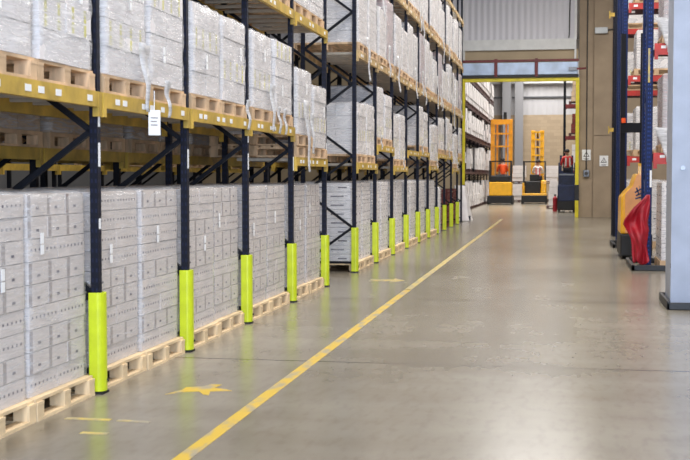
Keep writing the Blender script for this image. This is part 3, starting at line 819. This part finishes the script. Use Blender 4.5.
# yellow stops on the dark frame
for z in (2.9, 6.0):
    t = thing('beam_bracket', f'yellow bracket on the dark farthest right rack frame, {"lower" if z < 4 else "upper"}', 'bracket', (1.425, 33.4, z))
    MB().box(-.12, 0, -.04, .04, -.05, .05).build('arm', M['beam'], t); MB().box(-.15, -.12, -.05, .05, -.1, .1).build('end_plate', M['beam'], t)

# pale blue steel column in the foreground
t = thing('steel_column', 'pale blue-grey steel column at the right edge, in the foreground', 'column', (1.62, 15.8, 0))
MB().box(-.25, .25, -.38, -.36, .02, 10.98).build('front_flange', M['galv'], t)
MB().box(-.25, -.24, -.36, .38, .02, 10.98).build('side_plate', M['galv'], t)
MB().box(-.24, .25, .36, .38, .02, 10.98).build('rear_flange', M['galv'], t)
MB().box(.24, .25, -.36, .36, .02, 10.98).build('side_plate', M['galv'], t)
MB().tube((-.12, -.38, 1.75), (-.12, -.395, 1.75), .03, 12).build('bolt', M['steel'], t)
MB().box(-.2505, -.249, -.36, -.3, .5, .56).build('scuff', M['mark'], t)
k_ = thing('column_base_guard', 'black box guard round the foot of the pale blue column', 'column guard', (1.65, 15.8, 0))
MB().box(-.34, -.3, -.6, .6, 0, .11).build('side_rail', M['black'], k_, bevel=.01)
MB().box(-.34, .34, -.6, -.56, 0, .09).build('front_rail', M['black'], k_, bevel=.01)
MB().box(.3, .34, -.6, .6, 0, .11).build('side_rail', M['black'], k_, bevel=.01)
MB().box(-.34, .34, .56, .6, 0, .11).build('rear_rail', M['black'], k_, bevel=.01)

# red sheet hanging on the near frame
b = MB(); b.smooth = True
prof = [(1.32, 1.50, 1.56), (1.22, 1.42, 1.56), (1.10, 1.29, 1.55), (.98, 1.19, 1.55), (.88, 1.13, 1.55), (.80, 1.12, 1.54), (.70, 1.17, 1.54), (.55, 1.23, 1.53), (.42, 1.27, 1.53), (.28, 1.28, 1.53), (.15, 1.26, 1.55), (.11, 1.28, 1.53)]
nu = 26
for z, x0, x1 in prof:
    for i in range(nu+1):
        u = i/nu; f = min(1, (1.34-z)*2.2)
        q = u*2.3-z*1.5
        d = .07*math.sin(q*3.1)+.05*noise.noise(Vector((u*4, z*3, 1)))*2+.02*math.sin(u*21+z*9)
        b.v.append((x0+(x1-x0)*u+.015*math.sin(z*14+u*5)*f, 21.70-d*f*.7, z+.03*math.sin(u*7)*(z < .2)))
for j in range(len(prof)-1):
    for i in range(nu): b.f.append((j*(nu+1)+i, (j+1)*(nu+1)+i, (j+1)*(nu+1)+i+1, j*(nu+1)+i+1)); b.m.append(0)
o = b.build('red_sheet', M['redcloth']); s = o.modifiers.new('t', 'SOLIDIFY'); s.thickness = .012
tag(o, 'crumpled red plastic sheet hanging from the nearest blue rack post', 'plastic sheet')

# parked orange truck behind it
t = thing('stacker_truck', 'orange and peach truck parked behind the red sheet on the right', 'truck', (1.19, 24.4, 0))
MB().box(.0, .62, 0, 1.5, .05, .5).build('chassis', M['black'], t, bevel=.03)
pr = [(.0, .5), (.6, .5), (.6, 1.5), (.5, 1.66), (.3, 1.7), (.25, 1.56), (.22, 1.46), (.1, 1.34), (.01, 1.22)]
MB().prism(pr, 'y', .04, 1.2).build('body', M['orangeyellow'], t, bevel=.03)
pr2 = [(.09, .52), (.59, .52), (.59, 1.49), (.49, 1.65), (.31, 1.69), (.26, 1.55), (.23, 1.45), (.11, 1.33), (.09, 1.3)]
pn = MB().prism(pr2, 'y', .0, .04).build('rear_panel', M['peach'], t)
l_ = MB()
for p, q in (((.27, 1.32), (.40, 1.40)), ((.29, 1.26), (.42, 1.32)), ((.3, 1.42), (.35, 1.28)), ((.35, 1.46), (.39, 1.26)), ((.28, 1.2), (.42, 1.24))):
    l_.bar((p[0], -.003, p[1]), (q[0], -.003, q[1]), .006, .03)
l_.build('emblem', M['blue'], pn)
for x in (.04, .44): MB().box(x, x+.1, 1.25, 1.4, .1, 4.6).build('mast_rail', M['navy'], t)
ca = MB().box(.04, .54, 1.2, 1.28, 2.55, 2.75).build('carriage', M['navy'], t)
MB().tube((.1, 1.18, 2.75), (.1, 1.18, 2.85), .045).build('beacon', M['hivis'], ca)
for x in (.05, .48): MB().tube((x, .35, .13), (x+.1, .35, .13), .13, 16).build('wheel', M['black'], t)
MB().box(.33, .42, .02, .1, 1.66, 1.9).build('grab_bar', M['orangeyellow'], t)

# ------------------------------------------------------------------ people
def skin_mesh(name, verts, edges, radii, m, parent, sub=2, root=0):
    me = bpy.data.meshes.new(name); me.from_pydata(verts, edges, []); me.materials.append(m)
    o = bpy.data.objects.new(name, me); C.objects.link(o); o.parent = parent
    sk = o.modifiers.new('skin', 'SKIN'); sk.use_smooth_shade = True
    for i, r in enumerate(radii):
        rr = r if isinstance(r, tuple) else (r, r)
        me.skin_vertices[0].data[i].radius = rr
    me.skin_vertices[0].data[root].use_root = True
    ss = o.modifiers.new('sub', 'SUBSURF'); ss.levels = sub; ss.render_levels = sub
    return o
def person(loc, rz, label, top, seated=True, hat=None, vest=None):
    """figure facing +y; origin at the feet (standing) or under the seat"""
    t = thing('person', label, 'person', loc, rz)
    if seated: t.scale = (1.18, 1.18, 1.18)
    hz = .52 if seated else .93
    V = {}; J = []
    def add(k, p, r, par=None):
        V[k] = len(J); J.append((p, r, par))
    add('pelvis', (0, 0, hz), .13); add('waist', (0, .0, hz+.17), .12, 'pelvis'); add('chest', (0, .03, hz+.40), (.16, .12), 'waist')
    add('neck0', (0, .03, hz+.55), .065, 'chest'); add('neck', (0, .05, hz+.62), .055, 'neck0'); add('jaw', (0, .075, hz+.68), .07, 'neck'); add('skull', (0, .06, hz+.77), .095, 'jaw'); add('crown', (0, .05, hz+.83), .07, 'skull')
    for s, n in ((-1, 'l'), (1, 'r')):
        add('sh'+n, (s*.18, .02, hz+.50), .062, 'neck0')
        if seated:
            add('el'+n, (s*.26, .10, hz+.25), .047, 'sh'+n); add('wr'+n, (s*.16, .36, hz+.24), .032, 'el'+n)
            hd = Vector((-s*.15, .95, 0)).normalized()
        else:
            add('el'+n, (s*.25, .08, hz+.24), .047, 'sh'+n); add('wr'+n, (s*.2, .32, hz+.18), .032, 'el'+n)
            hd = Vector((-s*.15, .95, 0)).normalized()
        w = Vector(J[V['wr'+n]][0]); pm = w+hd*.06
        add('pm'+n, tuple(pm), .036, 'wr'+n)
        side = hd.cross(Vector((0, 0, 1)))
        for fi in range(4):
            b0 = pm+side*(.03-.02*fi); ln = (.03, .035, .032, .025)[fi]
            add(f'f{fi}a'+n, tuple(b0+hd*.045), .010, 'pm'+n); add(f'f{fi}b'+n, tuple(b0+hd*(.045+ln)+Vector((0, 0, -.015))), .009, f'f{fi}a'+n); add(f'f{fi}c'+n, tuple(b0+hd*(.04+ln)+Vector((0, 0, -.042))), .008, f'f{fi}b'+n)
        add('ta'+n, tuple(w+hd*.03-side*(-.045)), .012, 'pm'+n); add('tb'+n, tuple(w+hd*.07+side*.055), .010, 'ta'+n)
        add('hip'+n, (s*.09, .0, hz-.04), .1, 'pelvis')
        if seated:
            add('kn'+n, (s*.14, .42, hz-.0), .065, 'hip'+n); add('an'+n, (s*.13, .40, .12), .042, 'kn'+n); add('to'+n, (s*.14, .55, .05), .04, 'an'+n)
        else:
            add('kn'+n, (s*.10, .02, .5), .062, 'hip'+n); add('an'+n, (s*.10, -.02, .09), .042, 'kn'+n); add('to'+n, (s*.11, .14, .045), .04, 'an'+n)
    def sub(keys, name, m, grow, sublv=2):
        ks_ = [k for k in V if k in keys]; idx = {k: i for i, k in enumerate(ks_)}
        vs = [J[V[k]][0] for k in ks_]
        rs = [tuple(x*grow+.004 for x in (J[V[k]][1] if isinstance(J[V[k]][1], tuple) else (J[V[k]][1],)*2)) for k in ks_]
        es = [(idx[J[V[k]][2]], idx[k]) for k in ks_ if J[V[k]][2] in idx]
        return skin_mesh(name, vs, es, rs, m, t, sublv)
    body = sub(set(V), 'body', M['skin'], 1.0)
    jk = sub({'pelvis', 'waist', 'chest', 'neck0', 'shl', 'shr', 'ell', 'elr', 'wrl', 'wrr'}, 'jacket', M[top], 1.14)
    sub({'pelvis', 'hipl', 'hipr', 'knl', 'knr', 'anl', 'anr'}, 'trousers', M['trouser'], 1.12)
    for s in (-1, 1):
        a = .40 if seated else -.02
        x = s*.14
        MB().box(x-.05, x+.05, a-.06, a+.22, 0, .1).build('shoe', M['black'], t, bevel=.02)
    hb = MB(); hb.smooth = True
    c = Vector((0, .045, hz+.80)); n1, n2 = 14, 8
    for j in range(n2+1):
        ph_ = PI/2*j/n2*1.25
        for i in range(n1):
            a = 2*PI*i/n1; hb.v.append((c.x+.112*math.sin(ph_)*math.cos(a), c.y+.122*math.sin(ph_)*math.sin(a), c.z+.11*math.cos(ph_)))
    for j in range(n2):
        for i in range(n1): hb.f.append((j*n1+i, (j+1)*n1+i, (j+1)*n1+(i+1) % n1, j*n1+(i+1) % n1)); hb.m.append(0)
    hb.build('helmet' if hat else 'hair', M[hat or 'hair'], t)
    fm = MB()
    for s in (-1, 1): fm.tube((s*.035, .145, hz+.765), (s*.035, .158, hz+.765), .012, 8, 0); fm.tube((s*.094, .06, hz+.75), (s*.108, .055, hz+.75), .028, 8, 1)
    fm.prism([(-.014, hz+.72), (.014, hz+.72), (.006, hz+.76), (-.006, hz+.76)], 'y', .14, .178, 1); fm.box(-.026, .026, .14, .152, hz+.69, hz+.70, 2)
    fm.build('face', [M['hair'], M['skin'], M['hivisred']], t)
    if vest:
        for s in (-1, 1): MB().box(s*.09-.025, s*.09+.025, -.165, .19, hz+.12, hz+.5).build('vest_band', M[vest], t)
    return t

# ------------------------------------------------------------------ reach trucks
def reach_truck(loc, label, H, W=1.45, open_left=False, body='orangeyellow', mastm='orange', device=True, mast_off=0., mast_w=None):
    t = thing('reach_truck', label, 'forklift', loc)
    w = W/2; mw = (mast_w or W*.86)/2
    MB().box(-w, w, -.1, 2.1, .08, .5).build('chassis', M['black'], t, bevel=.03)
    if open_left:
        MB().box(-w+.04, w-.02, -.05, .5, .42, .62).build('body', M[body], t, bevel=.03)
        MB().box(w-.36, w-.04, -.05, .5, .6, 1.4).build('rear_cowl', M[body], t, bevel=.06)
        MB().box(-w+.04, -w+.16, -.05, .5, .6, 1.25).build('rear_cowl', M[body], t, bevel=.03)
        MB().box(-w+.2, w-.38, .2, .5, .6, 1.35).build('seat_cover', M['black'], t, bevel=.05)
    else:
        MB().box(-w+.1, w-.06, -.05, .5, .5, 1.3).build('body', M[body], t, bevel=.05)
        MB().box(-w+.14, w-.16, .05, .5, 1.3, 1.68).build('seat_cover', M['black'], t, bevel=.06)
    MB().box(w-.34, w-.04, .5, 1.5, .5, 1.25).build('side_cowl', M[body], t, bevel=.05)
    MB().box(-w+.08, -w+.3, .5, 1.5, .5, 1.05).build('side_cowl', M[body], t, bevel=.05)
    MB().box(-.28, .28, .62, .76, 1.36, 1.75).build('seat_back', M['black'], t, bevel=.04)
    MB().box(-.28, .28, .7, 1.2, 1.33, 1.43).build('seat_cushion', M['black'], t, bevel=.03)
    MB().box(-.4, .4, .5, 1.6, .5, .56).build('cab_floor', M['black'], t)
    gd = MB()
    for x in (-w+.12, w-.12):
        gd.bar((x, .1, 1.2), (x, .3, 2.5), .08); gd.bar((x, 1.5, 1.0), (x, 1.45, 2.5), .08); gd.bar((x, .3, 2.5), (x, 1.45, 2.5), .08)
    for y in (.3, .6, .9, 1.2, 1.45): gd.bar((-w+.12, y, 2.5), (w-.12, y, 2.5), .06)
    gd.build('overhead_guard', M['black'], t)
    # mast
    m = bpy.data.objects.new('mast', None)
    for s in (-1, 1):
        x = mast_off+s*(mw-.1)
        r = MB().box(x-.12, x+.12, 1.7, 1.9, .1, H).build('mast_rail', M[mastm], t, bevel=.01)
        x2 = mast_off+s*(mw-.36)
        MB().box(x2-.06, x2+.06, 1.92, 2.05, .15, H-.15).build('inner_rail', M[mastm], t)
    bpy.data.objects.remove(m)
    for z in ([H-.16, H-.85, H-1.6] if H > 4.5 else [H-.1, H-.55, H-1.0, H-1.5]):
        hh = .3 if (z == H-.16) else .1
        MB().box(mast_off-mw+.02, mast_off+mw-.02, 1.66, 1.8, z-hh/2, z+hh/2+(.0)).build('crossbar', M[mastm], t)
    MB().tube((mast_off, 1.85, .2), (mast_off, 1.85, H-.4), .06).build('lift_cylinder', M['steel'], t)
    for s in (-1, 1):
        MB().box(s*.3-.06, s*.3+.06, 2.1, 3.1, .1, .15).build('fork', M['black'], t)
        MB().tube((s*(w-.05)-.06, .25, .16), (s*(w-.05)+.06, .25, .16), .16, 18).build('wheel', M['black'], t)
        MB().tube((s*(w-.05)-.06, 1.9, .14), (s*(w-.05)+.06, 1.9, .14), .14, 18).build('wheel', M['black'], t)
    if device:
        MB().box(.1, .3, 1.7, 1.85, H, H+.25).tube((.2, 1.77, H+.25), (.2, 1.77, H+.42), .09).build('camera_head', M['black'], t)
    MB().tube((-.1, 1.2, 1.1), (-.1, 1.35, 1.32), .015).tube((-.1, 1.33, 1.32), (-.1, 1.37, 1.34), .16, 16).build('steering_wheel', M['black'], t)
    return t
reach_truck((-3.42, 70, 0), 'larger orange reach truck with the taller mast, left of the two', 5.0, 1.45)
person((-3.3, 70.85, 1.04), .25, 'person in orange hi-vis jacket seated in the taller-masted truck', 'hivis')
reach_truck((-1.5, 72, 0), 'smaller yellow reach truck with short mast, right of the two', 4.4, 1.5, open_left=True, mastm='orangeyellow', device=False, mast_off=.15, mast_w=.75)
person((-1.3, 72.85, .95), 0, 'person in white and red jacket seated in the smaller yellow truck', 'white cloth', vest='hivisred')

# blue order picker by the right goal post
t = thing('order_picker_truck', 'dark blue order picker truck beside the right yellow doorway post', 'forklift', (.28, 55.2, 0))
MB().box(-.4, .42, 0, 1.6, .1, .75).build('chassis', M['black'], t, bevel=.04)
MB().box(-.38, .4, -.02, .35, .5, 1.25).build('body', M['blue'], t, bevel=.05)
MB().box(-.36, .38, .1, .14, 1.25, 1.8).build('rear_screen', M['blue'], t)
MB().box(-.38, .4, .35, 1.1, .95, 1.05).build('platform', M['blue'], t)
for x in (-.36, .34): MB().box(x, x+.06, .02, .1, 1.3, 2.25).build('cab_post', M['blue'], t)
MB().box(-.36, .4, .02, .08, 1.68, 1.75).build('gate_bar', M['steel'], t)
for x in (-.3, .22): MB().box(x, x+.1, 1.2, 1.35, .3, 2.6).build('mast_rail', M['blue'], t)
MB().box(-.3, .32, 1.16, 1.22, 1.05, 1.9).build('console', M['blue'], t)
for x in (-.36, .3): MB().tube((x, .2, .15), (x+.1, .2, .15), .15, 16).build('wheel', M['black'], t)
for s in (-1, 1): MB().box(s*.2-.05, s*.2+.05, 1.6, 2.6, .08, .13).build('fork', M['black'], t)
person((.32, 55.85, 1.05), .2, 'person in red and white vest standing on the blue order picker', 'hivisred', seated=False, hat='hair', vest='white cloth')
t = thing('fire_extinguisher', 'small red extinguisher at the left of the blue truck', 'fire extinguisher', (-.22, 56.6, 0))
MB().tube((0, 0, 0), (0, 0, .62), .1, 16).build('cylinder', M['redcloth'], t); MB().tube((0, 0, .62), (0, 0, .72), .1, 16, r2=.03).build('shoulder', M['redcloth'], t); MB().box(-.05, .05, -.02, .02, .72, .8).build('valve', M['black'], t)
# loads standing on the far hall floor
fl = [((-2.55, 77, 0), 'pale wrapped load between the two trucks, lower one', 0), ((-2.55, 77, 1.27), 'pale wrapped load between the two trucks, upper one', 0),
      ((-.3, 79, 0), 'pale wrapped load on the floor right of the smaller truck, lower', 0), ((-.55, 79, 1.27), 'white bulky load right of the smaller truck, upper', 0),
      ((.42, 77.5, 0), 'grey wrapped load on far floor just left of the blue truck', 1), ((-.12, 62, 0), 'tall white wrapped load beside the blue truck', 2)]
for p, lb, s in fl:
    if p[2] == 0 and s == 0: kfl[0].place((p[0]+.0, p[1]-.5, p[2]), lb, 'pallet load', None, rz=-PI/2)
    else: kfl[s].place((p[0]+.0, p[1]-.5, p[2]-(.1 if p[2] else 0)), lb, 'pallet load', None, rz=-PI/2)

# ------------------------------------------------------------------ light
def area(loc, rot, sx, sy, power, col=(1, 1, 1), spread=PI):
    l = bpy.data.lights.new('lamp', 'AREA'); l.shape = 'RECTANGLE'; l.size = sx; l.size_y = sy; l.energy = power; l.color = col; l.spread = spread
    o = bpy.data.objects.new('lamp', l); C.objects.link(o); o.location = loc; o.rotation_euler = rot; return o
LAMP = []
for y in range(0, 42, 8): area((-.8, y, 10.4), (0, 0, 0), 3, 7, 560, (1, .965, .92))
for y in range(56, 84, 8): area((-1.0, y, 10.4), (0, 0, 0), 5, 6, 820, (1, .97, .93), 2.3)
for y in (12, 24, 36): area((-7.6, y, 10.4), (0, 0, 0), 1.0, 5, 45, (1, .95, .9))
for y in (14, 26, 40): area((6, y, 10.4), (0, 0, 0), 2.4, 6, 620, (1, .96, .92))
area((3, -7.5, 3.6), (PI/2, 0, 0), 10, 6, 3000, (.66, .79, 1))     # daylight through the dock doors behind the viewer
wd = bpy.data.worlds.new('w'); bpy.context.scene.world = wd; wd.use_nodes = True
wd.node_tree.nodes['Background'].inputs[0].default_value = (.5, .55, .62, 1); wd.node_tree.nodes['Background'].inputs[1].default_value = .3

# ------------------------------------------------------------------ camera
cam = bpy.data.cameras.new('camera'); co = bpy.data.objects.new('camera', cam); C.objects.link(co)
co.location = (0, 0, 1.65); co.rotation_euler = (math.radians(90-2.577), 0, math.radians(10.148))
cam.sensor_width = 36; cam.lens = 1200/690*36; cam.clip_end = 200
cam.dof.use_dof = True; cam.dof.focus_distance = 17; cam.dof.aperture_fstop = 5.0
sc = bpy.context.scene; sc.camera = co
sc.view_settings.view_transform = 'Standard'; sc.view_settings.look = 'None'; sc.view_settings.exposure = .1; sc.view_settings.gamma = 1
sc.cycles.max_bounces = 7; sc.cycles.diffuse_bounces = 4; sc.cycles.glossy_bounces = 3; sc.cycles.transparent_max_bounces = 12
sc.cycles.sample_clamp_indirect = 6
